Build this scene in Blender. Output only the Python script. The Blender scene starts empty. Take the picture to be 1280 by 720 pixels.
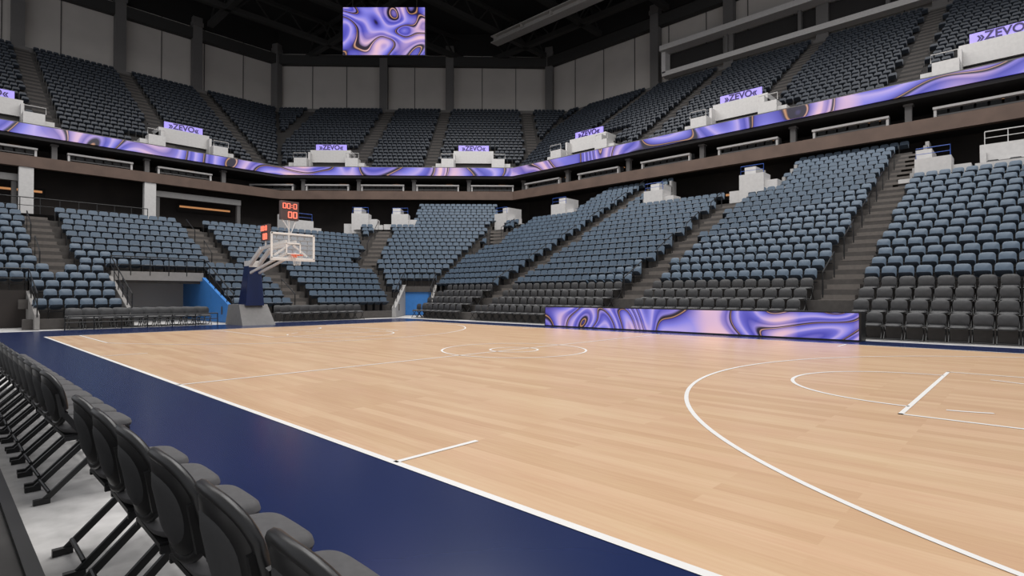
import bpy, math, random
import numpy as np
from mathutils import Vector, Matrix
random.seed(4)
S=bpy.context.scene
COL=S.collection
try:
    S.view_settings.view_transform='Standard'
except Exception: pass
R2=math.sqrt(2)
# ------------------------------------------------------------------ camera
CAM=(9.70,-10.32,1.403); YAW=0.758; PIT=0.0123; FPX=691.6
cd=bpy.data.cameras.new('camera'); cam=bpy.data.objects.new('camera',cd); COL.objects.link(cam)
cd.sensor_width=36; cd.lens=FPX/1280*36; cd.clip_end=400; cd.clip_start=0.05
cam.location=CAM; cam.rotation_euler=(math.pi/2+PIT,0,YAW); S.camera=cam
def proj(x,y,z):
    dx,dy=x-CAM[0],y-CAM[1]
    f=-math.sin(YAW)*dx+math.cos(YAW)*dy; r=math.cos(YAW)*dx+math.sin(YAW)*dy
    if f<0.2: return None
    return 640+FPX*r/f, 368.5-FPX*(z-CAM[2])/f, f
# ------------------------------------------------------------------ materials
def srgb(c):
    return tuple((x/255/12.92 if x/255<=0.04045 else ((x/255+0.055)/1.055)**2.4) for x in c)+(1,)
def mat(name,c,rough=.6,metal=0,var=.08,scale=6,emit=None,es=0,spec=.5):
    m=bpy.data.materials.new(name); m.use_nodes=True; nt=m.node_tree; b=nt.nodes['Principled BSDF']
    b.inputs['Roughness'].default_value=rough; b.inputs['Metallic'].default_value=metal
    b.inputs['Specular IOR Level'].default_value=spec
    tc=nt.nodes.new('ShaderNodeTexCoord'); n=nt.nodes.new('ShaderNodeTexNoise'); n.inputs['Scale'].default_value=scale; n.inputs['Detail'].default_value=3
    nt.links.new(tc.outputs['Object'],n.inputs['Vector'])
    r=nt.nodes.new('ShaderNodeValToRGB'); a=srgb(c)
    r.color_ramp.elements[0].position=.3; r.color_ramp.elements[1].position=.7
    r.color_ramp.elements[0].color=tuple(x*(1-var) for x in a[:3])+(1,); r.color_ramp.elements[1].color=tuple(min(1,x*(1+var)) for x in a[:3])+(1,)
    nt.links.new(n.outputs['Fac'],r.inputs['Fac']); nt.links.new(r.outputs['Color'],b.inputs['Base Color'])
    if emit: b.inputs['Emission Color'].default_value=srgb(emit); b.inputs['Emission Strength'].default_value=es
    return m
def wood_mat():
    m=bpy.data.materials.new('maple_planks'); m.use_nodes=True; nt=m.node_tree; b=nt.nodes['Principled BSDF']; L=nt.links.new
    tc=nt.nodes.new('ShaderNodeTexCoord')
    br=nt.nodes.new('ShaderNodeTexBrick'); br.inputs['Scale'].default_value=1; br.inputs['Brick Width'].default_value=2.2; br.inputs['Row Height'].default_value=.16
    br.inputs['Mortar Size'].default_value=.0; br.inputs['Color1'].default_value=srgb((221,186,150)); br.inputs['Color2'].default_value=srgb((208,170,133)); br.inputs['Bias'].default_value=-.1
    br.offset=.37; br.squash=1
    L(tc.outputs['Object'],br.inputs['Vector'])
    mp=nt.nodes.new('ShaderNodeMapping'); mp.inputs['Scale'].default_value=(1.2,22,1); L(tc.outputs['Object'],mp.inputs['Vector'])
    n=nt.nodes.new('ShaderNodeTexNoise'); n.inputs['Scale'].default_value=1.5; n.inputs['Detail'].default_value=6; L(mp.outputs['Vector'],n.inputs['Vector'])
    mp2=nt.nodes.new('ShaderNodeMapping'); mp2.inputs['Scale'].default_value=(.5,2.2,1); L(tc.outputs['Object'],mp2.inputs['Vector'])
    n2=nt.nodes.new('ShaderNodeTexNoise'); n2.inputs['Scale'].default_value=1; n2.inputs['Detail'].default_value=2; L(mp2.outputs['Vector'],n2.inputs['Vector'])
    ov=nt.nodes.new('ShaderNodeMix'); ov.data_type='RGBA'; ov.blend_type='OVERLAY'; ov.inputs[0].default_value=.16
    L(br.outputs['Color'],ov.inputs[6]); L(n.outputs['Fac'],ov.inputs[7])
    ov2=nt.nodes.new('ShaderNodeMix'); ov2.data_type='RGBA'; ov2.blend_type='OVERLAY'; ov2.inputs[0].default_value=.15
    L(ov.outputs[2],ov2.inputs[6]); L(n2.outputs['Fac'],ov2.inputs[7])
    L(ov2.outputs[2],b.inputs['Base Color']); b.inputs['Roughness'].default_value=.27; b.inputs['Specular IOR Level'].default_value=.4
    return m
def led_mat(name,scale,st,mul=5.0):
    m=bpy.data.materials.new(name); m.use_nodes=True; nt=m.node_tree; b=nt.nodes['Principled BSDF']; L=nt.links.new
    tc=nt.nodes.new('ShaderNodeTexCoord')
    n=nt.nodes.new('ShaderNodeTexNoise'); n.inputs['Scale'].default_value=scale; n.inputs['Detail'].default_value=0; n.inputs['Distortion'].default_value=.9
    L(tc.outputs['Object'],n.inputs['Vector'])
    n3=nt.nodes.new('ShaderNodeTexNoise'); n3.inputs['Scale'].default_value=scale*1.7; n3.inputs['Detail'].default_value=0; L(tc.outputs['Object'],n3.inputs['Vector'])
    mu=nt.nodes.new('ShaderNodeMath'); mu.operation='MULTIPLY'; mu.inputs[1].default_value=mul; L(n.outputs['Fac'],mu.inputs[0])
    fr=nt.nodes.new('ShaderNodeMath'); fr.operation='FRACT'; L(mu.outputs[0],fr.inputs[0])
    r=nt.nodes.new('ShaderNodeValToRGB'); cr=r.color_ramp
    stops=[(0,(24,16,34)),(.05,(24,16,34)),(.07,(206,150,104)),(.09,(34,24,52)),(.13,(76,72,176)),(.32,(134,130,228)),(.5,(186,168,234)),(.62,(112,108,212)),(.8,(74,72,180)),(.93,(140,128,218)),(1,(24,16,34))]
    cr.elements[0].position=0; cr.elements[0].color=srgb(stops[0][1]); cr.elements[1].position=1; cr.elements[1].color=srgb(stops[-1][1])
    for p,c in stops[1:-1]:
        e=cr.elements.new(p); e.color=srgb(c)
    L(fr.outputs[0],r.inputs['Fac'])
    r2=nt.nodes.new('ShaderNodeValToRGB'); r2.color_ramp.elements[0].position=.5; r2.color_ramp.elements[1].position=.72; L(n3.outputs['Fac'],r2.inputs['Fac'])
    mx=nt.nodes.new('ShaderNodeMix'); mx.data_type='RGBA'; mx.blend_type='MIX'
    lum=nt.nodes.new('ShaderNodeRGBToBW'); L(r.outputs['Color'],lum.inputs[0])
    mm=nt.nodes.new('ShaderNodeMath'); mm.operation='MULTIPLY'; mm.use_clamp=True; L(lum.outputs[0],mm.inputs[0]); mm.inputs[1].default_value=3.0
    m2=nt.nodes.new('ShaderNodeMath'); m2.operation='MULTIPLY'; m2.use_clamp=True; L(mm.outputs[0],m2.inputs[0]); L(r2.outputs['Color'],m2.inputs[1])
    L(m2.outputs[0],mx.inputs[0]); L(r.outputs['Color'],mx.inputs[6]); mx.inputs[7].default_value=srgb((246,200,206))
    L(mx.outputs[2],b.inputs['Emission Color']); b.inputs['Emission Strength'].default_value=st
    b.inputs['Base Color'].default_value=(.01,.01,.02,1); b.inputs['Roughness'].default_value=.3
    return m
M={}
M['wood']=wood_mat()
M['navy']=mat('navy_paint',(25,40,82),.22,var=.03,scale=2,spec=.35)
M['line']=mat('white_line_paint',(236,234,230),.4,var=.02)
M['concrete']=mat('grey_concrete_floor',(186,184,182),.8,var=.2,scale=5)
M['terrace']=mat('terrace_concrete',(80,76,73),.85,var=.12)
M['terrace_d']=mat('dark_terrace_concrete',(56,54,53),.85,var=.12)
M['step']=mat('step_concrete',(106,100,95),.8,var=.1)
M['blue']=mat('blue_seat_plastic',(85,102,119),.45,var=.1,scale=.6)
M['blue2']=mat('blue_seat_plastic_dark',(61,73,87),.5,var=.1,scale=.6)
M['upseat_dim']=mat('blue_seat_plastic_dim',(50,56,65),.5,var=.12,scale=.7)  # seat blue-grey darkened to put the upper bowl's weaker light into the colour
M['black']=mat('black_metal',(18,18,19),.42,metal=.0,var=.1)
M['vinyl']=mat('charcoal_vinyl',(60,60,61),.5,var=.1,scale=10)
M['shell']=mat('black_plastic_shell',(20,20,21),.38,var=.1)
M['fabricb']=mat('black_back_fabric',(46,46,47),.75,var=.1,scale=40)
M['fabric']=mat('grey_seat_fabric',(80,79,80),.8,var=.1,scale=30)
M['white']=mat('white_painted_concrete',(200,198,196),.6,var=.05)
M['trimg']=mat('pale_grey_trim',(160,158,156),.6,var=.05)
M['portal']=mat('grey_portal_paint',(124,120,118),.6,var=.05)
M['wallg']=mat('grey_wall_panel',(180,175,170),.8,var=.05,scale=.4)
M['tunw']=mat('grey_tunnel_paint',(140,137,134),.8,var=.05)
M['col']=mat('grey_column_paint',(98,96,95),.7,var=.05)
M['seam']=mat('dark_joint',(84,82,81),.8)
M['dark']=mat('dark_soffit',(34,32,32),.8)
M['brown']=mat('brown_fascia',(96,78,68),.7,var=.15,scale=1)
M['conc']=mat('concourse_wall',(52,46,43),.8,var=.3,scale=.5)
M['roof']=mat('dark_roof',(22,21,21),.9)
M['truss']=mat('truss_paint',(42,41,40),.7)
M['truss2']=mat('grey_truss_paint',(165,162,158),.6)
M['vblue']=mat('blue_wall_paint',(56,126,200),.5,var=.05)
M['brblue']=mat('blue_rail_paint',(44,84,170),.4)
M['warm']=mat('warm_lamp',(200,150,100),.5,emit=(255,180,120),es=.4)
M['red']=mat('red_led',(220,100,80),.5,emit=(255,130,105),es=1.0)
M['clock']=mat('clock_case',(84,68,66),.4)
M['orange']=mat('orange_rim',(224,96,52),.4,var=.05)
M['pole']=mat('white_arm_paint',(214,212,210),.4,var=.03)
M['grypad']=mat('grey_pad',(122,120,118),.6)
M['netm']=mat('net_cord',(232,232,230),.8)
M['led']=led_mat('led_ribbon_display',.13,.92,7)
M['led2']=led_mat('led_table_display',.36,.92,7)
M['led3']=led_mat('led_screen_display',.22,.98,5)
M['signm']=mat('sign_panel',(150,136,215),.4,emit=(150,136,225),es=.6)
M['signt']=mat('sign_marks',(36,20,70),.4,emit=(60,30,120),es=.2)
g=bpy.data.materials.new('backboard_glass'); g.use_nodes=True
b=g.node_tree.nodes['Principled BSDF']; b.inputs['Base Color'].default_value=(.95,.97,.97,1); b.inputs['Roughness'].default_value=.03; b.inputs['Alpha'].default_value=.16
M['glass']=g
# ------------------------------------------------------------------ mesh builder
class MB:
    def __init__(s): s.v=[]; s.f=[]; s.m=[]; s.mats=[]
    def mi(s,k):
        if k not in s.mats: s.mats.append(k)
        return s.mats.index(k)
    def add(s,vs,fs,k):
        o=len(s.v); s.v+= [tuple(p) for p in vs]; i=s.mi(k)
        for f in fs: s.f.append(tuple(a+o for a in f)); s.m.append(i)
    def box(s,c,d,k,rz=0,M4=None):
        x,y,z=d[0]/2,d[1]/2,d[2]/2
        vs=[Vector((a*x,b_*y,e*z)) for a in(-1,1) for b_ in(-1,1) for e in(-1,1)]
        rot=M4 if M4 is not None else Matrix.Rotation(rz,3,'Z')
        vs=[rot@v+Vector(c) for v in vs]
        s.add(vs,[(0,1,3,2),(4,6,7,5),(0,4,5,1),(2,3,7,6),(0,2,6,4),(1,5,7,3)],k)
    def tube(s,pts,r,k,n=8,closed=False):
        pts=[Vector(p) for p in pts]; N=len(pts); rings=[]
        for i,p in enumerate(pts):
            if closed: t=pts[(i+1)%N]-pts[i-1]
            else: t=pts[min(i+1,N-1)]-pts[max(i-1,0)]
            t.normalize(); up=Vector((0,0,1)) if abs(t.z)<.95 else Vector((1,0,0))
            a=t.cross(up).normalized(); b2=a.cross(t)
            rings.append([p+a*r*math.cos(q)+b2*r*math.sin(q) for q in [2*math.pi*j/n for j in range(n)]])
        vs=[v for rg in rings for v in rg]; fs=[]
        for i in range(N if closed else N-1):
            i2=(i+1)%N
            for j in range(n): fs.append((i*n+j,i*n+(j+1)%n,i2*n+(j+1)%n,i2*n+j))
        if not closed: fs+=[tuple(range(n))[::-1],tuple((N-1)*n+j for j in range(n))]
        s.add(vs,fs,k)
    def quad(s,a,b_,c,d,k): s.add([a,b_,c,d],[(0,1,2,3)],k)
    def bar(s,p,q,w,h,k):
        p,q=Vector(p),Vector(q); t=(q-p); l=t.length; t.normalize()
        up=Vector((0,0,1)) if abs(t.z)<.95 else Vector((0,1,0)); a=t.cross(up).normalized(); u=a.cross(t)
        m=Matrix((a,t,u)).transposed(); s.box((p+q)/2,(w,l,h),k,M4=m)
    def mesh(s,name,smooth=False):
        me=bpy.data.meshes.new(name); me.from_pydata(s.v,[],s.f)
        for k in s.mats: me.materials.append(M[k])
        me.polygons.foreach_set('material_index',s.m)
        if smooth: me.polygons.foreach_set('use_smooth',[True]*len(s.f))
        me.update(); return me
def pad(mb,w,h,t,k,ex=3.2,seg=24,curve=0,M4=None,off=(0,0,0),rings=((0,1),(.6,.97),(.88,.72),(1,0))):
    o=Vector(off); rot=M4 if M4 is not None else Matrix.Identity(3)
    out=[]
    for i in range(seg):
        a=2*math.pi*i/seg; c_,s_=math.cos(a),math.sin(a)
        out.append((w/2*math.copysign(abs(c_)**(2/ex),c_),h/2*math.copysign(abs(s_)**(2/ex),s_)))
    def P(x,z,y): return rot@Vector((x,y-curve*(x/(w/2))**2,z))+o
    for sgn in(-1,1):
        vs=[P(0,0,sgn*t/2)]; fs=[]
        for fr,hh in rings[1:]:
            vs+=[P(x*fr,z*fr,sgn*t/2*hh) for x,z in out]
        for i in range(seg):
            j=(i+1)%seg
            f=(0,1+i,1+j); fs.append(f if sgn<0 else f[::-1])
            for q in range(len(rings)-2):
                f=(1+q*seg+i,1+(q+1)*seg+i,1+(q+1)*seg+j,1+q*seg+j); fs.append(f if sgn<0 else f[::-1])
        mb.add(vs,fs,k)
    return [P(x,z,0) for x,z in out]
def ob(name,me,label=None,cat=None,parent=None,group=None,kind=None,loc=None,rz=0):
    o=bpy.data.objects.new(name,me); COL.objects.link(o)
    if label: o['label']=label
    if cat: o['category']=cat
    if group: o['group']=group
    if kind: o['kind']=kind
    if parent: o.parent=parent
    if loc: o.location=loc
    if rz: o.rotation_euler=(0,0,rz)
    return o
def copy_thing(root,kids,loc,rz):
    r=root.copy(); COL.objects.link(r); r.location=loc; r.rotation_euler=(0,0,rz)
    for k in kids:
        c=k.copy(); c.parent=r; COL.objects.link(c)
    return r
def place(root,kids,places):
    for i,(loc,rz) in enumerate(places):
        if i==0: root.location=loc; root.rotation_euler=(0,0,rz)
        else: copy_thing(root,kids,loc,rz)
# ------------------------------------------------------------------ ring geometry
XMAX=20; YMIN=-15
def ring(Y,X,c):
    return [Vector((XMAX,Y)),Vector((-(c*R2-Y),Y)),Vector((-X,c*R2-X)),Vector((-X,YMIN))]
FR=[0,math.pi/4,math.pi/2]
UR=.56
def low(j): return ring(9.85+.82*j,18.85+.85*j,20.05+.85*j)
def upp(m): return ring(31.4+.85*m,46.2+.85*m,42.8+.85*m)
def rowof(x,y):
    return max((y-9.85)/.82,(-x-18.85)/.85,((y-x)/R2-20.05)/.85)
AIS=[((4.4,12.5),(4.4,30)),((-4.2,12.5),(-4.2,25.0)),((-13.2,12.5),(-13.2,31.2)),((-22.2,19),(-22.2,25)),((13.0,12.5),(13.0,23.2)),
     ((-25.6,11.4),(-32.2,17.5)),((-21.2,20.5),(-25.5,24.8)),((-25.6,1.7),(-32,1.7)),((-24.4,-6.2),(-32,-6.2)),((-19.9,4.2),(-25.2,4.2))]
def dseg(x,y,s):
    a,b_=Vector(s[0]),Vector(s[1]); p=Vector((x,y)); t=max(0,min(1,(p-a).dot(b_-a)/(b_-a).length_squared)); return (a+(b_-a)*t-p).length
def cs(x,y): return ((y-x)/R2,(x+y)/R2)
def invoid(x,y,mg=0):
    if -23.6-mg<x<-18.5 and -4.0-mg<y<.1+mg: return True
    if -22.2-mg<x<-18.5 and -13-mg<y<-7.4+mg: return True
    c,s=cs(x,y)
    if 19<c<24.6+mg and -6.8-mg<s<-4.8+mg and x<-17: return True
    return False
def maxrow(x,y,f):
    if f==0:
        if x>4.4: return 17
        if x>-1.9: return 25
        if x>-11.4: return 18
        if x>-17.7: return 25
        return 18
    if f==1:
        s=cs(x,y)[1]
        if s>-.5: return 18
        if s>-8: return 24
        return 17
    return 14
def cells(fn,j0,j1,zf,rise,keep,k):
    mb=MB()
    for f in range(3):
        for j in range(j0,j1):
            A,B=fn(j),fn(j+1); L=(A[f]-A[f+1]).length; n=max(1,int(L/.6))
            z=zf(j)
            for i in range(n):
                a=A[f].lerp(A[f+1],i/n); b_=A[f].lerp(A[f+1],(i+1)/n); c=B[f].lerp(B[f+1],(i+1)/n); d=B[f].lerp(B[f+1],i/n)
                m=(a+b_+c+d)/4
                if not keep(m.x,m.y,f,j): continue
                mb.quad((a.x,a.y,z),(b_.x,b_.y,z),(c.x,c.y,z),(d.x,d.y,z),k)
                mb.quad((a.x,a.y,z-rise),(b_.x,b_.y,z-rise),(b_.x,b_.y,z),(a.x,a.y,z),k)
    return mb
def ringwall(R,z0,z1,k,th=None):
    mb=MB()
    for f in range(3):
        a,b_=R[f],R[f+1]; mb.quad((a.x,a.y,z0),(b_.x,b_.y,z0),(b_.x,b_.y,z1),(a.x,a.y,z1),k)
    return mb
def ringband(mb,R,z0,z1,k,th):
    T=math.tan(math.pi/8)
    Q=[Vector((R[0].x,R[0].y+th)),Vector((R[1].x-th*T,R[1].y+th)),Vector((R[2].x-th,R[2].y+th*T)),Vector((R[3].x-th,R[3].y))]
    for f in range(3):
        a,b_,c,d=R[f],R[f+1],Q[f+1],Q[f]
        vs=[(p.x,p.y,z) for z in(z0,z1) for p in(a,b_,c,d)]
        mb.add(vs,[(0,1,5,4),(2,3,7,6),(0,3,2,1),(4,5,6,7),(1,2,6,5),(3,0,4,7)],k)
def st(name,mb,label=None):
    return ob(name,mb.mesh(name),kind='structure',label=label,cat=None)
# ------------------------------------------------------------------ floor + court
mb=MB(); mb.box((-14,10,-.1),(120,130,.16),'concrete'); st('floor',mb)
court=ob('basketball_court',None,'light maple basketball court with navy border and white lines','court')
mb=MB(); mb.box((0,0,-.01),(28.65+.05,15.24+.05,.02),'wood'); ob('maple_surface',mb.mesh('maple_surface'),parent=court)
mb=MB(); 
x0,x1,y0,y1=-18.2,18.2,-9.3,9.3; a,c=14.35,7.645
for bx in((x0,x1,y0,-c),(x0,x1,c,y1),(x0,-a,-c,c),(a,x1,-c,c)):
    mb.box(((bx[0]+bx[1])/2,(bx[2]+bx[3])/2,-.01),(bx[1]-bx[0],bx[3]-bx[2],.02),'navy')
ob('border',mb.mesh('border'),parent=court,label='painted navy border')
LW=.055; ZL=.004
def lines(name,fn):
    mb=MB(); fn(mb); ob(name,mb.mesh(name),parent=court)
def seg(mb,x0,y0,x1,y1,w=LW):
    d=Vector((x1-x0,y1-y0)); d.normalize(); n=Vector((-d.y,d.x))*w/2; d=d*w/2
    p,q=Vector((x0,y0))-d,Vector((x1,y1))+d
    mb.quad((p.x-n.x,p.y-n.y,ZL),(q.x-n.x,q.y-n.y,ZL),(q.x+n.x,q.y+n.y,ZL),(p.x+n.x,p.y+n.y,ZL),'line')
def arc(mb,cx,cy,r,a0,a1,n=64):
    for i in range(n):
        p,q=a0+(a1-a0)*i/n,a0+(a1-a0)*(i+1)/n; A,B=r-LW/2,r+LW/2
        mb.quad((cx+A*math.cos(p),cy+A*math.sin(p),ZL),(cx+B*math.cos(p),cy+B*math.sin(p),ZL),(cx+B*math.cos(q),cy+B*math.sin(q),ZL),(cx+A*math.cos(q),cy+A*math.sin(q),ZL),'line')
HL,HW=14.325,7.62
def f(mb):
    seg(mb,-HL,-HW,HL,-HW,.07); seg(mb,-HL,HW,HL,HW,.07); seg(mb,-HL,-HW,-HL,HW,.07); seg(mb,HL,-HW,HL,HW,.07)
lines('boundary_line',f)
lines('midcourt_line',lambda mb:seg(mb,0,-HW,0,HW))
lines('center_circle',lambda mb:(arc(mb,0,0,1.83,0,2*math.pi,96),arc(mb,0,0,.61,0,2*math.pi,48)))
for s in(-1,1):
    def f(mb):
        hx=s*(HL-1.6); th=math.asin(6.7/7.24)
        base=0 if s<0 else math.pi
        arc(mb,hx,0,7.24,base-th,base+th,120)
        xe=hx-s*7.24*math.cos(th)
        seg(mb,s*HL,-6.7,xe,-6.7); seg(mb,s*HL,6.7,xe,6.7)
    lines('three_point_line',f)
    def f(mb):
        fx=s*(HL-5.79); seg(mb,fx,-2.44,fx,2.44); seg(mb,fx,-2.44,s*HL,-2.44); seg(mb,fx,2.44,s*HL,2.44)
        base=0 if s<0 else math.pi
        arc(mb,fx,0,1.83,base-math.pi/2,base+math.pi/2)
        for i in range(6):
            a0=base+math.pi/2+.2+i*.47; arc(mb,fx,0,1.83,a0,a0+.25,6)
        arc(mb,s*(HL-1.6),0,1.22,base-math.pi/2,base+math.pi/2,32)
    lines('lane_line',f)
    for q in(-1,1):
        lines('hash_mark',lambda mb:seg(mb,s*5.79,q*(HW-.03),s*5.79,q*(HW-.914)))
# ------------------------------------------------------------------ lower terraces
def keep(x,y,f,j):
    return j<=maxrow(x,y,f) and not invoid(x,y)
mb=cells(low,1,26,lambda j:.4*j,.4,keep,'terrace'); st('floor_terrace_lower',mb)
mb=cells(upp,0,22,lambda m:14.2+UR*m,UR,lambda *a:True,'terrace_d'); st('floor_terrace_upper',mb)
mb=MB()
W=ring(35,49.5,46.4)
mb.quad((XMAX,low(18)[0].y,7.2),(4.9,low(18)[0].y,7.2),(4.9,35,7.2),(XMAX,35,7.2),'terrace_d')
mb.quad((-1.9,low(19)[0].y,7.6),(-11.4,low(19)[0].y,7.6),(-11.4,35,7.6),(-1.9,35,7.6),'terrace_d')
mb.quad((-17.7,low(19)[0].y,7.6),(-27,low(19)[0].y,7.6),(-36,35,7.6),(-17.7,35,7.6),'terrace_d')
A,B=low(15),W
mb.quad((A[2].x,A[2].y,6),(A[3].x,A[3].y,6),(B[3].x,B[3].y,6),(B[2].x,B[2].y,6),'terrace_d')
A=low(18); mb.quad((A[2].x+3.6,A[2].y+3.6,7.2),(A[2].x,A[2].y,7.2),(B[2].x,B[2].y,7.2),(B[2].x+6,B[2].y+6,7.2),'terrace_d')
st('floor_concourse',mb)
mb=ringwall(ring(35,49.5,46.4),0,12,'conc'); st('wall_concourse',mb)
mb=MB()
def sidewall(x,j0,j1):
    for j in range(j0,j1+1):
        y=9.85+.82*j; mb.box((x,y+.41,.4*j/2+.15+3),(.18,.82,.4*j+.5-6+.2),'trimg')
for x in(5.1,-1.9,-11.4,-17.7): sidewall(x,18,25)
st('trim_1',mb)
mb=MB(); RB=ring(30.3,45.1,41.7)
ringband(mb,RB,11.0,11.85,'brown',.5)
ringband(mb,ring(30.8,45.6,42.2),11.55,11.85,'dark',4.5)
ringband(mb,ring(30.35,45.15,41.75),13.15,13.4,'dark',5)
ringband(mb,ring(30.5,45.3,41.9),13.4,14.2,'dark',1.2)
ringband(mb,ring(30.25,45.05,41.65),14.2,14.28,'col',.3)
st('trim_2',mb)
mb=ringwall(ring(34.5,49.3,45.9),11.8,13.3,'conc'); st('wall_suite',mb)
mb=MB(); ringband(mb,ring(30.2,45.0,41.6),13.42,14.2,'led',.1)
ob('led_ribbon_display',mb.mesh('led_ribbon_display'),'long glowing purple led ribbon board on the balcony fascia','display')
# upper back wall
mb=MB(); BW=ring(51.6,69,65.8)
for f in range(3):
    a,b_=BW[f],BW[f+1]; mb.quad((a.x,a.y,24),(b_.x,b_.y,24),(b_.x,b_.y,39.1),(a.x,a.y,39.1),'wallg')
    L=(b_-a).length; n=int(L/4.6)
    inn=Vector((0,-1)) if f==0 else (Vector((.7071,-.7071)) if f==1 else Vector((1,0)))
    for i in range(1,n):
        p=a.lerp(b_,i/n)+inn*.03; mb.box((p.x,p.y,30.5),(.1,.06,13),'seam',rz=FR[f])
ob('wall_back',mb.mesh('wall_back'),kind='structure')
mb=MB(); ringband(mb,ring(50.6,68,64.8),34.2,35.5,'truss',.9)
ringband(mb,ring(50.1,64.9,61.5),25.6,26.7,'col',1.6)
ringband(mb,ring(51.3,68.7,65.5),36,39.1,'roof',.25)
st('trim_3',mb)
def column(x,y,rz,z0=24,z1=37):
    mb=MB(); mb.box((0,0,(z0+z1)/2),(1.1,.9,z1-z0),'col'); mb.box((0,0,z1-.9),(1.3,1.1,.5),'col'); mb.box((0,0,z0+.3),(1.25,1.05,.5),'col')
    return mb.mesh('column')
cp=[((-24,51,0),0),((-14.9,51,0),0),((-5.5,51,0),0),((3.8,51,0),0),((13,51,0),0),((-68.4,13.2,0),math.pi/2),((-68.4,5.0,0),math.pi/2),((-68.4,-4,0),math.pi/2),((-68.4,-12,0),math.pi/2)]
for s_ in(-16.6,-7.2):
    c_=65.2; cp.append((((s_-c_)/R2,(s_+c_)/R2,0),math.pi/4))
for q in(BW[1],BW[2]): cp.append(((q.x+.5,q.y-.5,0),math.pi/8))
r=ob('column',column(0,0,0),'grey concrete column against the upper back wall','column',group='columns along the upper back wall')
place(r,[],cp)
# ceiling
mb=MB(); mb.box((-24,18,39.2),(98,78,.3),'roof'); st('ceiling',mb)
def truss(L,k,h=2.6):
    mb=MB(); mb.box((0,0,0),(L,.7,.6),k); mb.box((0,0,h),(L,.5,.4),k)
    n=int(L/4.2)
    for i in range(n):
        xa=-L/2+L*i/n; xb=-L/2+L*(i+1)/n; xm=(xa+xb)/2
        mb.bar((xa,0,0),(xm,0,h),.16,.16,k); mb.bar((xm,0,h),(xb,0,0),.16,.16,k)
    return mb.mesh('roof_truss')
mb=MB(); mb.box((0,0,0),(20,1.3,.12),'truss2'); mb.box((0,0,.4),(20,.2,.7),'truss2'); mb.box((0,0,.8),(20,1.3,.12),'truss2')
for i in range(5): mb.box((-9.5+4.7*i,0,.4),(.12,1.2,.7),'truss2')
ob('roof_beam',mb.mesh('roof_beam'),'light grey steel roof beam spanning under dark roof','beam',loc=(-31.5,40.4,34.2))
for y in(46,27,14): ob('roof_truss',truss(84,'truss'),'dark steel roof truss under the roof deck','truss',loc=(-24,y,35.6),group='steel roof trusses')
me=truss(66,'truss')
for x in(-60,-50.5,-41,-31.5,-22,-12.5): ob('roof_truss',me,'dark steel roof truss under the roof deck','truss',loc=(x,17,35.6),rz=math.pi/2,group='steel roof trusses')
# press box
pb=ob('press_box',None,'pale-trimmed glazed press box above the upper seating','balcony')
def beam(nm,c,d,k='trimg'):
    q=MB(); q.box(c,d,k); ob(nm,q.mesh(nm),parent=pb)
beam('lower_beam',(-1,50.3,27.7),(43,1.2,.55),'white'); beam('upper_beam',(-1,49.9,30.6),(43,1.6,.6),'white'); beam('post',(-22.3,50.3,29.1),(.5,1.2,2.6),'white')
for x in(-15,-7.5,0,7.5): beam('post',(x,50.6,29.1),(.3,.6,2.6),'col')
beam('window_band',(-1,51.1,29.1),(42.5,.3,2.4),'dark')
# ------------------------------------------------------------------ vomitory openings
def prism_wall(mb,pts,z0,ztop,th,k):
    for (p,q,za,zb) in zip(pts[:-1],pts[1:],ztop[:-1],ztop[1:]):
        p,q=Vector(p),Vector(q); d=(q-p).normalized(); n=Vector((-d.y,d.x))*th/2
        vs=[(p.x-n.x,p.y-n.y,z0),(p.x+n.x,p.y+n.y,z0),(q.x+n.x,q.y+n.y,z0),(q.x-n.x,q.y-n.y,z0),(p.x-n.x,p.y-n.y,za),(p.x+n.x,p.y+n.y,za),(q.x+n.x,q.y+n.y,zb),(q.x-n.x,q.y-n.y,zb)]
        mb.add(vs,[(3,2,1,0),(4,5,6,7),(0,1,5,4),(1,2,6,5),(2,3,7,6),(3,0,4,7)],k)
def railing(mb,P,Z,h=.95,k='black',n=1):
    top=[(p[0],p[1],z+h) for p,z in zip(P,Z)]; mid=[(p[0],p[1],z+h*.55) for p,z in zip(P,Z)]
    mb.tube(top,.03,k,6); mb.tube(mid,.02,k,6)
    for i in range(len(P)-1):
        a,b_=Vector((*P[i],Z[i])),Vector((*P[i+1],Z[i+1])); m=max(1,round((b_-a).length/.9))
        for q in range(m+1):
            p=a.lerp(b_,q/m); mb.tube([p,p+Vector((0,0,h))],.022,k,6)
v=ob('tunnel_entrance',None,'blue-walled player tunnel cut into the blue seating','tunnel')
mb=MB(); prism_wall(mb,[(-19.0,.15),(-23.6,.15),(-27,.15)],0,[.6,2.35,2.35],.16,'vblue'); ob('blue_wall',mb.mesh('blue_wall'),parent=v)
mb=MB(); prism_wall(mb,[(-19.3,-4.1),(-23.6,-4.1),(-27,-4.1)],0,[.6,2.35,2.35],.16,'tunw'); prism_wall(mb,[(-27,-4.1),(-27,.15)],0,[2.4,2.4],.2,'wallg'); prism_wall(mb,[(-23.7,-4.1),(-23.7,.15)],2.15,[2.6,2.6],.2,'tunw'); ob('grey_wall',mb.mesh('grey_wall'),parent=v)
mb=MB(); railing(mb,[(-19.3,-4.1),(-23.6,-4.1),(-23.6,.15),(-19.3,.15)],[.5,2.4,2.4,.5]); ob('railing',mb.mesh('railing'),parent=v)
v=ob('tunnel_entrance',None,'dark tunnel entrance with black railing below blue seats','tunnel')
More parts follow.
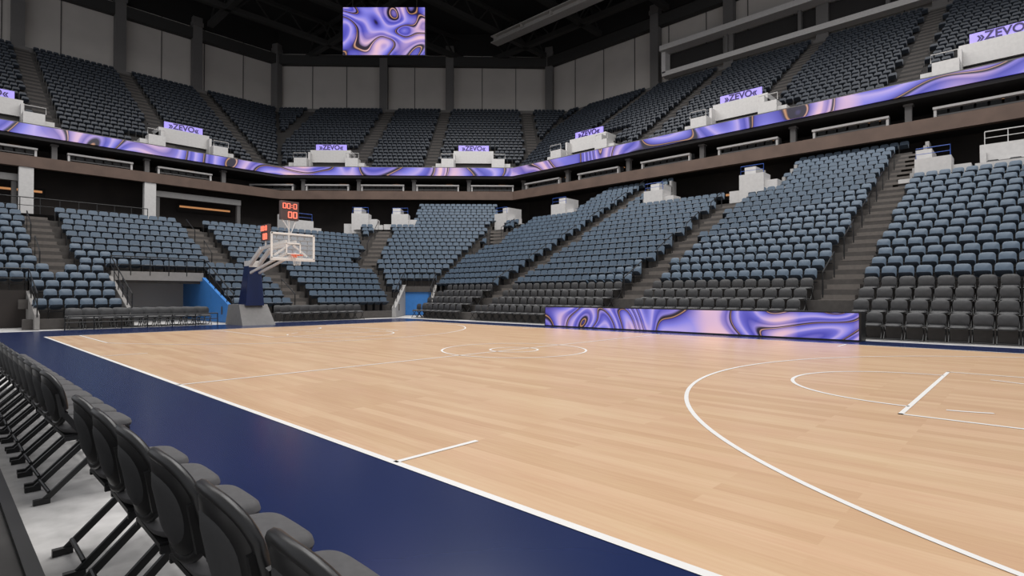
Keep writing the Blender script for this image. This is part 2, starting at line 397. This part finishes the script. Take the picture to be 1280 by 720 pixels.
mb=MB(); prism_wall(mb,[(-19.3,-7.3),(-22.2,-7.3)],0,[.6,1.6],.16,'tunw'); prism_wall(mb,[(-22.2,-13),(-22.2,-7.3)],0,[1.6,1.6],.16,'conc'); ob('grey_wall',mb.mesh('grey_wall'),parent=v)
mb=MB(); railing(mb,[(-19.3,-7.3),(-22.2,-7.3),(-22.2,-13)],[.5,1.6,1.6]); ob('railing',mb.mesh('railing'),parent=v)
v=ob('tunnel_entrance',None,'corner tunnel entrance with pale side wall and blue door','tunnel')
def pc(c,s): return ((s-c)/R2,(s+c)/R2)
mb=MB(); prism_wall(mb,[pc(20.8,-6.9),pc(24.6,-6.9)],0,[.6,2.1],.25,'trimg'); prism_wall(mb,[pc(20.8,-4.7),pc(24.6,-4.7)],0,[.6,2.1],.2,'tunw'); ob('side_wall',mb.mesh('side_wall'),parent=v)
mb=MB(); prism_wall(mb,[pc(24.5,-6.8),pc(24.5,-4.8)],0,[2.0,2.0],.12,'vblue'); ob('blue_door',mb.mesh('blue_door'),parent=v)
mb=MB(); railing(mb,[pc(20.8,-6.9),pc(24.6,-6.9),pc(24.6,-4.7),pc(20.8,-4.7)],[.6,2.0,2.0,.6]); ob('railing',mb.mesh('railing'),parent=v)
# ------------------------------------------------------------------ aisles
for i,a in enumerate(AIS):
    p,q=Vector(a[0]),Vector(a[1]); L=(q-p).length; d=(q-p)/L; rz=math.atan2(-d.x,d.y); mb=MB(); n=int(L/.05); last=-99; rp=[]
    for t in range(n):
        pt=p+d*t*.05; r=rowof(pt.x,pt.y); j=math.floor(r)
        if r-j>=.5 and j!=last and j<26 and not invoid(pt.x,pt.y):
            last=j; c=pt+d*.2; mb.box((c.x,c.y,.4*j+.1),(1.1,.42,.2),'step',rz=rz); b0=pt-d*.22
            mb.box((b0.x,b0.y,.4*j+.012),(1.1,.4,.024),'step',rz=rz)
            rp.append((pt.x,pt.y,.4*j+.2))
    stair=ob('aisle_stairs',mb.mesh('aisle_stairs'),'concrete aisle steps climbing between blue seat blocks','stairs',group='aisle stairs of the lower bowl')
    nx=Vector((-d.y,d.x))
    for s in range(0,len(rp)-2,4):
        A,B=Vector(rp[s]),Vector(rp[min(s+2,len(rp)-1)])
        h=MB(); o3=Vector((nx.x,nx.y,0))*.5
        h.tube([A+o3+Vector((0,0,-.1)),A+o3+Vector((0,0,.85)),B+o3+Vector((0,0,.9)),B+o3+Vector((0,0,-.1))],.028,'black',6)
        ob('handrail',h.mesh('handrail'),'black steel handrail loop beside the aisle steps','handrail',group='aisle handrails')
# ------------------------------------------------------------------ seats
def seat_blue_parts():
    fr=MB(); fr.box((-.235,-.16,.30),(.03,.30,.05),'black'); fr.box((-.235,-.02,.2),(.035,.06,.42),'black'); fr.box((0,-.02,.3),(.48,.05,.05),'black')
    fr.box((-.235,-.18,.585),(.035,.30,.03),'black'); fr.box((-.235,-.04,.49),(.03,.05,.2),'black')
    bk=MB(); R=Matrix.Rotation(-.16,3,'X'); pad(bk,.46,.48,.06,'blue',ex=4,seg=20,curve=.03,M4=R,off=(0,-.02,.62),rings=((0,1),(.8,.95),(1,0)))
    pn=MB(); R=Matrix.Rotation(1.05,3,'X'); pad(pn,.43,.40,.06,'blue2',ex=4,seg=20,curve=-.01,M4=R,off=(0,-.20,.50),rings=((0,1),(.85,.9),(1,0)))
    return fr.mesh('stadium_seat'),bk.mesh('backrest',True),pn.mesh('seat_pan',True)
def prism(mb,w,h,t,k,off,tilt,ch=.07):
    R=Matrix.Rotation(tilt,3,'X'); o=Vector(off)
    pr=[(-w/2,-h/2),(w/2,-h/2),(w/2,h/2-ch),(w/2-ch,h/2),(-w/2+ch,h/2),(-w/2,h/2-ch)]
    vs=[R@Vector((x,-t/2,z))+o for x,z in pr]+[R@Vector((x,t/2,z))+o for x,z in pr]
    fs=[(0,1,2,3,4,5),(11,10,9,8,7,6)]+[(i,i+6,(i+1)%6+6,(i+1)%6) for i in range(6)]
    mb.add(vs,fs,k)
def tmpl(k1,k2,pan=True):
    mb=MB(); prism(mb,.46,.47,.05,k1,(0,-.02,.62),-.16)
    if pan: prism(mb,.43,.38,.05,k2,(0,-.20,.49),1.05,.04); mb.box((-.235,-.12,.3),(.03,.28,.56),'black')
    return mb
def bulk(name,T_,places,label):
    P=np.array(T_.v); nv=len(P); n=len(places); V=np.zeros((n*nv,3)); F=[]; MI=[]
    for i,(l,rz) in enumerate(places):
        c,s=math.cos(rz),math.sin(rz); V[i*nv:(i+1)*nv,0]=P[:,0]*c-P[:,1]*s+l[0]; V[i*nv:(i+1)*nv,1]=P[:,0]*s+P[:,1]*c+l[1]; V[i*nv:(i+1)*nv,2]=P[:,2]+l[2]
        o=i*nv; F+=[tuple(a+o for a in f_) for f_ in T_.f]; MI+=T_.m
    me=bpy.data.meshes.new(name); me.from_pydata(V.tolist(),[],F)
    for k in T_.mats: me.materials.append(M[k])
    me.polygons.foreach_set('material_index',MI); me.update()
    return ob(name,me,label,'seats',kind='stuff')
def rowseats(fn,j,z,off,ok,sp=.53,only=None):
    out=[]; R=fn(j)
    T8=math.tan(math.pi/8)
    Q=[Vector((R[0].x,R[0].y+off)),Vector((R[1].x-off*T8,R[1].y+off)),Vector((R[2].x-off,R[2].y+off*T8)),Vector((R[3].x-off,R[3].y))]
    for f in range(3):
        a,b_=Q[f],Q[f+1]; L=(b_-a).length-.4; n=int(L/sp)
        if n<1: continue
        d=(b_-a).normalized(); st0=.2+(L-n*sp)/2+sp/2
        for i in range(n):
            p=a+d*(st0+i*sp)
            if ok(p.x,p.y,f,j): out.append(((p.x,p.y,z),FR[f]))
    return out
def oklow(x,y,f,j):
    if j>maxrow(x,y,f) or invoid(x,y,.25): return False
    if f==0 and j<4: return False
    return all(dseg(x,y,a)>.8 for a in AIS)
blue=[]
for j in range(1,26): blue+=rowseats(low,j,.4*j,.62,oklow,sp=.52)
def infr(l):
    q=proj(l[0],l[1],l[2]+.5)
    return q and -5<q[0]<1285 and -5<q[1]<725
blue.sort(key=lambda q:(0 if infr(q[0]) else 1, -math.sin(YAW)*(q[0][0]-CAM[0])+math.cos(YAW)*(q[0][1]-CAM[1])))
near,rest=blue[:300],blue[300:]
a,b_,c=seat_blue_parts()
r=ob('stadium_seat',a,'slate-blue plastic tip-up stadium seat on concrete terrace','seat',group='blue lower bowl seats')
k1=ob('backrest',b_,parent=r); k2=ob('seat_pan',c,parent=r)
place(r,[k1,k2],near)
bulk('stadium_seats',tmpl('blue','blue2'),rest,'rows of slate-blue plastic stadium seats in the lower bowl')
# upper bowl seats
UPX=[-34,-24,-14.9,-5.5,3.8,13]; UPS=[-25.5,-15.0,-7.4,3.6]; UPY=[12.5,4.6,-4,-12]
PLS=[(0,-21.3),(0,-6.9),(0,8.5),(1,-17.9),(1,-2.9),(2,6.0),(2,-7.4)]
def okup(x,y,f,m):
    q=x if f==0 else (cs(x,y)[1] if f==1 else y)
    L=(UPX,UPS,UPY)[f]
    if min(abs(q-a) for a in L)<.86: return False
    if m<6:
        for pf,pq in PLS:
            if pf==f and abs(q-pq)<(4.5 if m<2 else 2.5): return False
    return True
up=[]
for m in range(0,22): up+=rowseats(upp,m,14.2+UR*m,.62,okup,sp=.53)
up.sort(key=lambda q:(0 if infr(q[0]) else 1, -math.sin(YAW)*(q[0][0]-CAM[0])+math.cos(YAW)*(q[0][1]-CAM[1])))
T_=tmpl('upseat_dim','upseat_dim')
r=ob('balcony_chair',T_.mesh('balcony_chair'),'blue-grey plastic upper bowl seat, weaker light in its colour','chair',group='dimmed upper bowl seats')
place(r,[],up[:300])
bulk('balcony_chairs',T_,up[300:],'rows of blue-grey upper bowl seats, weaker light in their colour')
def aislemesh(f,q):
    mb=MB()
    for m in range(0,22):
        for h in(0,1):
            off=.85*m+.42*h+.21; z=14.2+UR*m
            if f==0: c=(q,31.4+off); 
            elif f==1: c=pc(42.8+off,q)
            else: c=(-46.2-off,q)
            mb.box((c[0],c[1],z+(.03 if h==0 else .14)),(1.15,.43,.06 if h==0 else .28),'terrace',rz=FR[f])
    return mb
for f,Lq in enumerate((UPX[1:],UPS[1:],UPY)):
    for q in Lq: ob('balcony_stairs',aislemesh(f,q).mesh('balcony_stairs'),'narrow concrete steps between upper bowl seat blocks','stairs',group='upper bowl stairs')
def wp(f,q,off):
    if f==0: return (q,30.9+off)
    if f==1: return pc(42.3+off,q)
    return (-45.7-off,q)
mb=MB()
for s in(-1,1):
    mb.box((s*2.6,.95,.6),(1.3,1.1,1.2),'white'); mb.box((s*3.5,1.1,.35),(.7,.9,.8),'white'); mb.box((s*4.0,1.2,.2),(.5,.8,.5),'white')
mb.box((0,3.2,1.75),(4.2,2.4,1.3),'white'); mb.box((0,1.9,.3),(3.9,.2,.7),'dark'); mb.box((-2.0,2.2,1.0),(.2,1.8,2.0),'white'); mb.box((2.0,2.2,1.0),(.2,1.8,2.0),'white')
bodym=mb.mesh('concrete_platform')
mb=MB(); mb.box((0,2.3,2.74),(3.2,.12,.6),'signm'); signm=mb.mesh('sign_panel')
mb=MB(); mb.tube([(-3.3,.45,1.2),(-3.3,.45,1.7),(-2.0,.45,1.7),(-2.0,.45,1.2)],.03,'white',6); railm=mb.mesh('railing')
mb=MB(); mb.tube([(3.3,.45,1.2),(3.3,.45,1.7),(2.0,.45,1.7),(2.0,.45,1.2)],.03,'white',6); railm2=mb.mesh('railing')
tcv=bpy.data.curves.new('sign_lettering','FONT'); tcv.body='\u00bbZEVO\u00ab'; tcv.size=.7; tcv.align_x='CENTER'; tcv.align_y='CENTER'; tcv.extrude=.02; tcv.offset=.014; tcv.materials.append(M['signt'])
tmp=bpy.data.objects.new('sign_text',tcv); COL.objects.link(tmp)
dg=bpy.context.evaluated_depsgraph_get(); tm=bpy.data.meshes.new_from_object(tmp.evaluated_get(dg)); tm.name='sign_lettering'
bpy.data.objects.remove(tmp)
if not tm.materials: tm.materials.append(M['signt'])
first=None
for f,q in PLS:
    w=wp(f,q,0)
    if first is None:
        first=ob('entry_platform',bodym,'stepped white entry platform with glowing purple sign','platform',group='upper bowl entry platforms')
        sp_=ob('sign_panel',signm,parent=first,label='glowing lavender sign panel')
        kids=[sp_,ob('railing',railm,parent=first),ob('railing',railm2,parent=first)]
        t=ob('sign_lettering',tm,parent=first,loc=(0,2.22,2.72)); t.rotation_euler=(math.pi/2,0,0); kids.append(t)
        first.location=(w[0],w[1],14.2); first.rotation_euler=(0,0,FR[f])
    else: copy_thing(first,kids,(w[0],w[1],14.2),FR[f])
# suite level counters, posts, lamps, chairs
mb=MB(); mb.box((0,0,.72),(4.4,.35,.14),'white'); mb.box((-2.1,.1,.36),(.14,.3,.72),'white'); mb.box((2.1,.1,.36),(.14,.3,.72),'white'); mb.box((0,.1,.3),(4.2,.05,.08),'col')
dm=mb.mesh('drink_rail')
pl=[]
for x in np.arange(-25.5,19,6.6): pl.append(((x,31.2,11.85),0))
for s in np.arange(-23.3,0,5.6): w=pc(42.6,s); pl.append(((w[0],w[1],11.85),FR[1]))
for y in np.arange(-13,10,6.2): pl.append(((-46,y,11.85),FR[2]))
r=ob('drink_rail',dm,'white counter rail along the dim suite level','counter',group='suite level counter rails'); place(r,[],pl)
mb=MB(); mb.box((0,0,.65),(.35,.35,1.3),'col'); mb.box((0,0,1.2),(.5,.5,.12),'col'); pm=mb.mesh('support_pillar')
r=ob('support_pillar',pm,'short grey post holding up the led balcony','pillar',group='suite level posts'); place(r,[],[((l[0]+3.2*math.cos(rz),l[1]+3.2*math.sin(rz),11.85),rz) for l,rz in pl])
mb=MB(); mb.box((0,0,0),(.7,.25,.06),'warm'); mb.box((0,0,.05),(.8,.35,.06),'dark'); lm=mb.mesh('ceiling_lamp')
r=ob('ceiling_lamp',lm,'small warm ceiling lamp over the suites','lamp',group='warm suite lamps')
place(r,[],[((l[0]-2.2*math.sin(rz)+1.0*math.cos(rz),l[1]+2.2*math.cos(rz)+1.0*math.sin(rz),13.08),rz) for l,rz in pl])
sp=[]
for l,rz in pl:
    for i in range(-3,4): sp.append(((l[0]+i*.62*math.cos(rz)-.95*math.sin(rz),l[1]+i*.62*math.sin(rz)+.95*math.cos(rz),11.85),rz))
mbs=MB(); prism(mbs,.5,.5,.08,'vinyl',(0,0,.7),-.1); mbs.box((0,-.22,.45),(.5,.45,.09),'vinyl'); mbs.box((0,-.2,.2),(.08,.08,.4),'black'); mbs.box((0,-.2,.02),(.4,.4,.04),'black')
r=ob('suite_chair',mbs.mesh('suite_chair'),'dark upholstered chair behind the suite counter','chair',group='suite level chairs'); place(r,[],sp)
# ------------------------------------------------------------------ white parapets at tops of aisles
mb=MB(); mb.box((0,0,.9),(1.5,1.2,1.8),'white'); mb.box((1.1,.1,.65),(.8,1.1,1.3),'white'); mb.box((-.5,1.5,1.25),(.7,1.8,2.5),'white'); mb.box((-1.1,.2,.45),(.8,1.0,.9),'white'); mb.box((1.7,.2,.4),(.5,.9,.8),'white')
bm_=mb.mesh('parapet_block')
mb=MB(); mb.tube([(-.7,-.45,1.75),(-.7,-.45,2.35),(.7,-.45,2.35),(.7,-.45,1.75)],.022,'brblue',6); mb.tube([(-.7,-.45,2.05),(.7,-.45,2.05)],.015,'brblue',6); rm_=mb.mesh('blue_railing')
r=ob('parapet',bm_,'stepped white concrete parapet with blue pipe rail','parapet',group='lower bowl parapets'); k=ob('railing',rm_,parent=r,label='blue pipe railing')
y18=low(19)[0].y
def ps(c,s): w=pc(c,s); return (w[0],w[1],6.9)
place(r,[k],[((5.95,low(18)[0].y+.7,6.6),0),((-3.2,y18+.3,7.2),0),((-10.2,y18+.6,7.1),0),((-18.9,y18+.6,7.1),0),((-25.6,y18+.6,7.0),0),(ps(36.6,-9.2),FR[1]),(ps(36.3,-12.7),FR[1]),((-33.0,10.2,5.5),FR[2])])
y17=low(18)[0].y
mb=MB(); mb.box((13.8,y17+.25,7.25),(12.4,.3,1.1),'white'); mb.box((13.8,y17+3.0,7.9),(12.4,1.0,.2),'white'); mb.box((13.8,y17+3.6,8.9),(12.4,.3,.9),'white'); 
for x in(7.75,13.8,19.8): mb.box((x,y17+3.5,8.0),(.25,.5,1.8),'white')
ob('deck_wall',mb.mesh('deck_wall'),'white double-stepped deck wall above blue seats','wall')
mb=MB(); railing(mb,[(7.8,y17+3.6),(19.8,y17+3.6)],[9.3,9.3],h=.75,k='white'); ob('deck_railing',mb.mesh('deck_railing'),'slim white railing on the deck wall','railing')
r=ob('deck_chair',mbs.mesh('deck_chair'),'dark padded chair on the accessible deck','chair',group='deck chairs')
place(r,[],[((x,y17+1.6,7.2),0) for x in np.arange(8.2,17,.85)])
mb=MB(); railing(mb,[(-32.3,-13),(-32.3,-.5)],[6,6],h=1.0,k='black'); ob('deck_railing',mb.mesh('deck_railing'),'black pipe railing on the end deck','railing')
mb=MB(); mb.box((0,0,2.5),(.85,.6,5.0),'white'); mb.box((0,0,.2),(1.0,.8,.4),'white')
r=ob('white_pier',mb.mesh('white_pier'),'white square pier holding the balcony over the concourse','pier',group='white concourse piers')
place(r,[],[((-45.5,y,6),math.pi/2) for y in(-13.3,-5.3,2.7)])
mb=MB(); mb.box((0,0,4.3),(7.2,.4,.5),'trimg'); mb.box((-3.4,0,2.0),(.3,.4,4.0),'col'); mb.box((3.4,0,2.0),(.3,.4,4.0),'col'); wm=mb.mesh('portal_frame')
r=ob('portal_frame',wm,'pale lintel frame of a concourse portal','portal',group='concourse portals')
place(r,[],[((-46.4,6.9,6),math.pi/2),((-46.4,-9.3,6),math.pi/2)])
mb=MB(); mb.box((0,0,.5),(5,.4,1.0),'portal'); mb.box((0,0,1.04),(5.2,.6,.08),'trimg'); wm=mb.mesh('counter')
r=ob('concourse_counter',wm,'long pale concourse counter under the balcony','counter',group='concourse counters')
place(r,[],[((-40,-1.0,6),math.pi/2),((-38,-12,6),math.pi/2)])
mb=MB(); mb.box((0,0,0),(4.5,.1,.16),'warm'); mb.box((0,.1,-.1),(4.9,.1,.8),'dark'); sm=mb.mesh('lit_shopfront')
r=ob('lit_shopfront',sm,'warm lit strip over a dark concession stand','shopfront',group='concession stands')
place(r,[],[((-49.2,y,9.8),math.pi/2) for y in(-6.2,8.3)]+[((-6.5,34.8,9.6),0)])
# ------------------------------------------------------------------ dark retractable chairs
def dark_parts():
    fr=MB(); 
    for x in(-.23,.23):
        fr.tube([(x,-.4,.02),(x*.98,-.05,.44),(x*.9,.02,.6)],.016,'black',6); fr.tube([(x,.03,.02),(x,-.32,.42)],.016,'black',6)
    fr.tube([(-.23,-.38,.04),(.23,-.38,.04)],.012,'black',6); fr.tube([(-.23,.02,.04),(.23,.02,.04)],.012,'black',6)
    bk=MB(); R=Matrix.Rotation(-.12,3,'X'); pad(bk,.46,.38,.07,'vinyl',ex=3.2,seg=18,curve=.03,M4=R,off=(0,.02,.67),rings=((0,1),(.75,.95),(1,0)))
    pn=MB(); R=Matrix.Rotation(math.pi/2+.06,3,'X'); pad(pn,.45,.42,.09,'vinyl',ex=4,seg=18,M4=R,off=(0,-.2,.46),rings=((0,1),(.85,.9),(1,0)))
    return fr.mesh('padded_chair'),bk.mesh('backrest',True),pn.mesh('seat_cushion',True)
a,b_,c=dark_parts()
dk=[]
for j in range(0,4):
    y=9.85+.82*j+.66
    for i in range(62):
        x=-17.9+i*.53
        if any(abs(x-q)<(.82 if j>0 else .5) for q in(4.4,-4.2,-13.2,13.0)): continue
        if rowof(x-.3,y)-j>.99: continue
        dk.append(((x,y,.4*j),0))
dk.sort(key=lambda q:(0 if infr(q[0]) else 1))
r=ob('padded_chair',a,'charcoal padded chair on black metal legs in rows','chair',group='dark courtside chairs on risers')
k1=ob('backrest',b_,parent=r); k2=ob('seat_cushion',c,parent=r); place(r,[k1,k2],dk)
r=ob('padded_chair',a,'charcoal padded chair on black legs behind the basket','chair',group='dark chairs behind the basket')
k1=ob('backrest',b_,parent=r); k2=ob('seat_cushion',c,parent=r)
place(r,[k1,k2],[((X,y,0),math.pi/2) for X in(-18.6,-19.35) for y in list(np.arange(-6.2,-1.2,.53))+list(np.arange(2.4,6.8,.53))])
mb=MB(); railing(mb,[(-18.05,-6.6),(-18.05,-1.0)],[0,0],h=.55); ob('crowd_railing',mb.mesh('crowd_railing'),'low black railing in front of dark chairs','railing')
# ------------------------------------------------------------------ scorer table
t=ob('scorer_table',None,'long courtside table with glowing purple led front','table')
mb=MB(); mb.box((-.22,9.1,.86),(12.2,.62,.06),'black'); mb.box((-.22,9.05,.4),(12.15,.4,.8),'black'); mb.box((-6.33,9.08,.43),(.06,.6,.86),'black'); mb.box((5.89,9.08,.43),(.06,.6,.86),'black'); ob('table_body',mb.mesh('table_body'),parent=t)
mb=MB(); mb.box((-.22,8.78,.45),(12.15,.05,.80),'led2'); ob('led_panel',mb.mesh('led_panel'),parent=t,label='purple swirl led panel')
mb=MB(); mb.box((-.22,8.77,.025),(12.2,.07,.05),'black'); ob('base_trim',mb.mesh('base_trim'),parent=t)
# ------------------------------------------------------------------ hoop
h=ob('basketball_hoop',None,'portable basketball hoop with navy padded column and glass backboard','basketball hoop')
mb=MB()
vs=[(-18.6,-.75,0),(-16.5,-.75,0),(-16.5,.75,0),(-18.6,.75,0),(-18.5,-.65,.95),(-17.2,-.65,.95),(-17.2,.65,.95),(-18.5,.65,.95)]
mb.add(vs,[(3,2,1,0),(4,5,6,7),(0,1,5,4),(1,2,6,5),(2,3,7,6),(3,0,4,7)],'grypad'); ob('base_pad',mb.mesh('base_pad'),parent=h,label='grey wedge base')
mb=MB()
vs=[(-17.9,-.42,.9),(-17.0,-.42,.9),(-17.0,.42,.9),(-17.9,.42,.9),(-17.6,-.28,2.75),(-17.05,-.28,2.75),(-17.05,.28,2.75),(-17.6,.28,2.75)]
mb.add(vs,[(3,2,1,0),(4,5,6,7),(0,1,5,4),(1,2,6,5),(2,3,7,6),(3,0,4,7)],'navy'); ob('column_pad',mb.mesh('column_pad'),parent=h,label='navy padded column')
mb=MB()
for y in(-.2,.2):
    mb.bar((-17.3,y,2.7),(-15.8,y,3.5),.14,.16,'pole'); mb.bar((-15.8,y,3.5),(-13.3,y,3.65),.1,.12,'pole'); mb.bar((-17.2,y,2.4),(-13.3,y,3.15),.08,.1,'pole')
mb.bar((-13.3,-.7,3.05),(-13.3,-.1,3.5),.07,.07,'pole'); mb.bar((-13.3,.7,3.05),(-13.3,.1,3.5),.07,.07,'pole'); mb.box((-17.3,0,2.85),(.6,.55,.3),'pole')
ob('support_arm',mb.mesh('support_arm'),parent=h,label='white steel support arm')
bb=MB(); bb.box((-13.1,0,3.43),(.03,1.8,1.02),'glass'); bo=ob('backboard',bb.mesh('backboard'),parent=h,label='clear glass backboard')
mb=MB()
for z in(2.92,3.95): mb.box((-13.1,0,z),(.07,1.86,.07),'line')
for y in(-.91,.91): mb.box((-13.1,y,3.435),(.07,.07,1.08),'line')
for z in(3.12,3.56): mb.box((-13.075,0,z),(.03,.62,.05),'line')
for y in(-.295,.295): mb.box((-13.075,y,3.34),(.03,.05,.46),'line')
mb.box((-13.1,0,2.87),(.11,1.9,.09),'pole')
ob('frame',mb.mesh('frame'),parent=bo,label='white frame and target square')
mb=MB(); mb.tube([(-12.73+.23*math.cos(a),.23*math.sin(a),3.05) for a in np.linspace(0,2*math.pi,28,endpoint=False)],.016,'orange',8,True); mb.box((-13.0,0,3.03),(.14,.2,.12),'orange'); ob('rim',mb.mesh('rim'),parent=h,label='orange steel rim')
mb=MB()
for i in range(12):
    a=2*math.pi*i/12
    for s in(-1,1):
        mb.tube([(-12.73+rr*math.cos(a+s*dd),rr*math.sin(a+s*dd),zz) for rr,dd,zz in((.23,0,3.04),(.19,.26,2.9),(.15,.52,2.78),(.13,.78,2.62))],.004,'netm',4)
ob('net',mb.mesh('net'),parent=h,label='white cord net')
def segdig(ch,cx,cy,hw,hh,P,par,w=.028):
    mb=MB()
    on={'0':'abcdef','1':'bc'}[ch]
    S_={'a':((-hw,hh),(hw,hh)),'b':((hw,hh),(hw,0)),'c':((hw,0),(hw,-hh)),'d':((-hw,-hh),(hw,-hh)),'e':((-hw,0),(-hw,-hh)),'f':((-hw,hh),(-hw,0))}
    for q in on:
        (a1,b1),(a2,b2)=S_[q]; mb.bar(P(cx+a1,cy+b1),P(cx+a2,cy+b2),w,w,'red')
    ob('digit',mb.mesh('digit'),parent=par)
def clockface(P,par):
    for cx in(-.24,-.06,.22): segdig('0',cx,.19,.06,.1,P,par)
    for dy in(.23,.14):
        mb=MB(); c=P(.08,dy); mb.box(c,(.03,.03,.03),'red'); ob('colon_dot',mb.mesh('colon_dot'),parent=par)
    for cx in(.0,.22): segdig('0',cx,-.18,.07,.12,P,par,.036)
mb=MB(); mb.box((-13.5,0,4.98),(.16,.78,.80),'clock'); mb.tube([(-13.5,0,4.6),(-13.5,0,3.6)],.04,'pole'); mb.tube([(-13.5,-.3,4.6),(-13.3,0,4.0),(-13.5,.3,4.6)],.03,'pole'); sc=ob('shot_clock',mb.mesh('shot_clock'),parent=h,label='red digit shot clock')
clockface(lambda u,v_:(-13.4,u,4.98+v_),sc)
mb=MB(); mb.box((-15.6,-.1,4.2),(.74,.14,.74),'clock'); mb.tube([(-15.6,-.1,3.9),(-15.6,-.1,3.5)],.04,'pole'); sc=ob('shot_clock',mb.mesh('shot_clock'),parent=h,label='side-facing red digit clock')
clockface(lambda u,v_:(-15.6+u,-.19,4.2+v_),sc)
h.location=(.12,.24,0)
# ------------------------------------------------------------------ hanging screen
w=(9.7-.6875*58-.7262*13.5,-10.32+.7262*58-.6875*13.5)
s=ob('hanging_video_screen',None,'bright purple swirl video screen hung from roof','video screen')
mb=MB(); mb.box((0,0,0),(8.6,.1,5.0),'led3'); ob('display_panel',mb.mesh('display_panel'),parent=s)
mb=MB(); mb.box((0,.35,0),(8.75,.5,5.15),'dark'); ob('screen_housing',mb.mesh('screen_housing'),parent=s)
for x in(-3.4,3.4):
    mb=MB(); mb.tube([(x,.35,2.5),(x,.35,9.7)],.05,'truss',6); ob('hanging_cable',mb.mesh('hanging_cable'),parent=s)
s.location=(w[0],w[1],29.2); s.rotation_euler=(0,0,YAW)
# ------------------------------------------------------------------ courtside folding chairs
def fold_parts():
    fr=MB()
    for x in(-.205,.205):
        fr.bar((x,-.03,.60),(x,.36,.02),.022,.035,'black'); fr.bar((x*.9,.30,.43),(x*.9,-.13,.02),.022,.035,'black')
        fr.bar((x,-.035,.58),(x*.96,-.06,.74),.022,.03,'black')
        fr.box((x,.37,.02),(.03,.08,.035),'black'); fr.box((x*.9,-.14,.02),(.035,.09,.035),'black')
        fr.bar((x*.95,-.02,.42),(x*.95,.36,.43),.02,.03,'black')
    fr.tube([(-.18,-.1,.07),(.18,-.1,.07)],.012,'black'); fr.tube([(-.2,.31,.1),(.2,.31,.1)],.012,'black'); fr.tube([(-.2,.1,.40),(.2,.1,.40)],.012,'black')
    bk=MB(); R=Matrix.Rotation(.2,3,'X')
    out=pad(bk,.41,.37,.045,'shell',ex=2.35,seg=40,curve=-.045,M4=R,off=(0,-.075,.69))
    rim=MB(); rim.tube([p for p in out],.019,'shell',8,True)
    inner=MB(); pad(inner,.32,.28,.062,'fabricb',ex=2.35,seg=32,curve=-.029,M4=R,off=(0,-.075,.69))
    pn=MB(); Rr=Matrix.Rotation(math.pi/2-.05,3,'X'); pad(pn,.43,.43,.085,'fabric',ex=4.5,seg=36,M4=Rr,off=(0,.18,.475),rings=((0,1),(.6,.98),(.88,.85),(.97,.5),(1,0)))
    up_=MB(); up_.box((0,.17,.435),(.38,.38,.02),'shell')
    return [('folding_chair',fr,False),('backrest',bk,True),('backrest_rim',rim,True),('back_cushion',inner,True),('seat_cushion',pn,True),('seat_base',up_,False)]
fp=[(n,m_.mesh(n,sm_)) for n,m_,sm_ in fold_parts()]
def chairset(places,label,group):
    r=ob('folding_chair',fp[0][1],label,'chair',group=group)
    bk=ob('backrest',fp[1][1],parent=r); rim=ob('rim',fp[2][1],parent=bk); cu=ob('cushion',fp[3][1],parent=bk)
    pn=ob('seat_cushion',fp[4][1],parent=r); bs=ob('seat_base',fp[5][1],parent=pn)
    for i,(l,rz) in enumerate(places):
        if i==0: r.location=l; r.rotation_euler=(0,0,rz); continue
        n=r.copy(); COL.objects.link(n); n.location=l; n.rotation_euler=(0,0,rz)
        b2=bk.copy(); b2.parent=n; COL.objects.link(b2)
        for q in(rim,cu): c2=q.copy(); c2.parent=b2; COL.objects.link(c2)
        p2=pn.copy(); p2.parent=n; COL.objects.link(p2); c2=bs.copy(); c2.parent=p2; COL.objects.link(c2)
ZF=-.02
chairset([((8.5-.5*i,-9.66,ZF),random.uniform(-.03,.03)) for i in range(6)],'black folding chair with grey padded seat beside navy border','first group of courtside folding chairs')
chairset([((4.6-.475*i,-9.64,ZF),random.uniform(-.03,.03)) for i in range(14)],'black folding chair with grey padded seat beside navy border','second group of courtside folding chairs')
chairset([((7.25-.5*i,-10.68,ZF+.12),0) for i in range(9)],'black folding chair with grey padded seat on riser','folding chairs on the riser')
mb=MB(); mb.box((0,-10.9,.04),(16,1.9,.12),'terrace_d'); mb.box((0,-9.97,.05),(16,.06,.15),'shell'); ob('seating_riser',mb.mesh('seating_riser'),'low dark riser platform with black edge','platform')
# ------------------------------------------------------------------ lights
def area(loc,sx,sy,e,rot=(0,0,0),c=(1,1,1)):
    l=bpy.data.lights.new('area_light','AREA'); l.shape='RECTANGLE'; l.size=sx; l.size_y=sy; l.energy=e; l.color=c
    o=bpy.data.objects.new('area_light',l); o.location=loc; o.rotation_euler=rot; COL.objects.link(o)
area((0,0,30),26,14,7700,c=(1,.985,.97))
area((-22,18,31),16,16,5200,c=(1,.98,.965))
area((6,22,31),20,10,3600,c=(1,.98,.965))
area((-30,-4,31),12,20,3800,c=(1,.98,.965))
w=bpy.data.worlds.new('world'); S.world=w; w.use_nodes=True; w.node_tree.nodes['Background'].inputs[0].default_value=(.95,.96,1,1); w.node_tree.nodes['Background'].inputs[1].default_value=.62
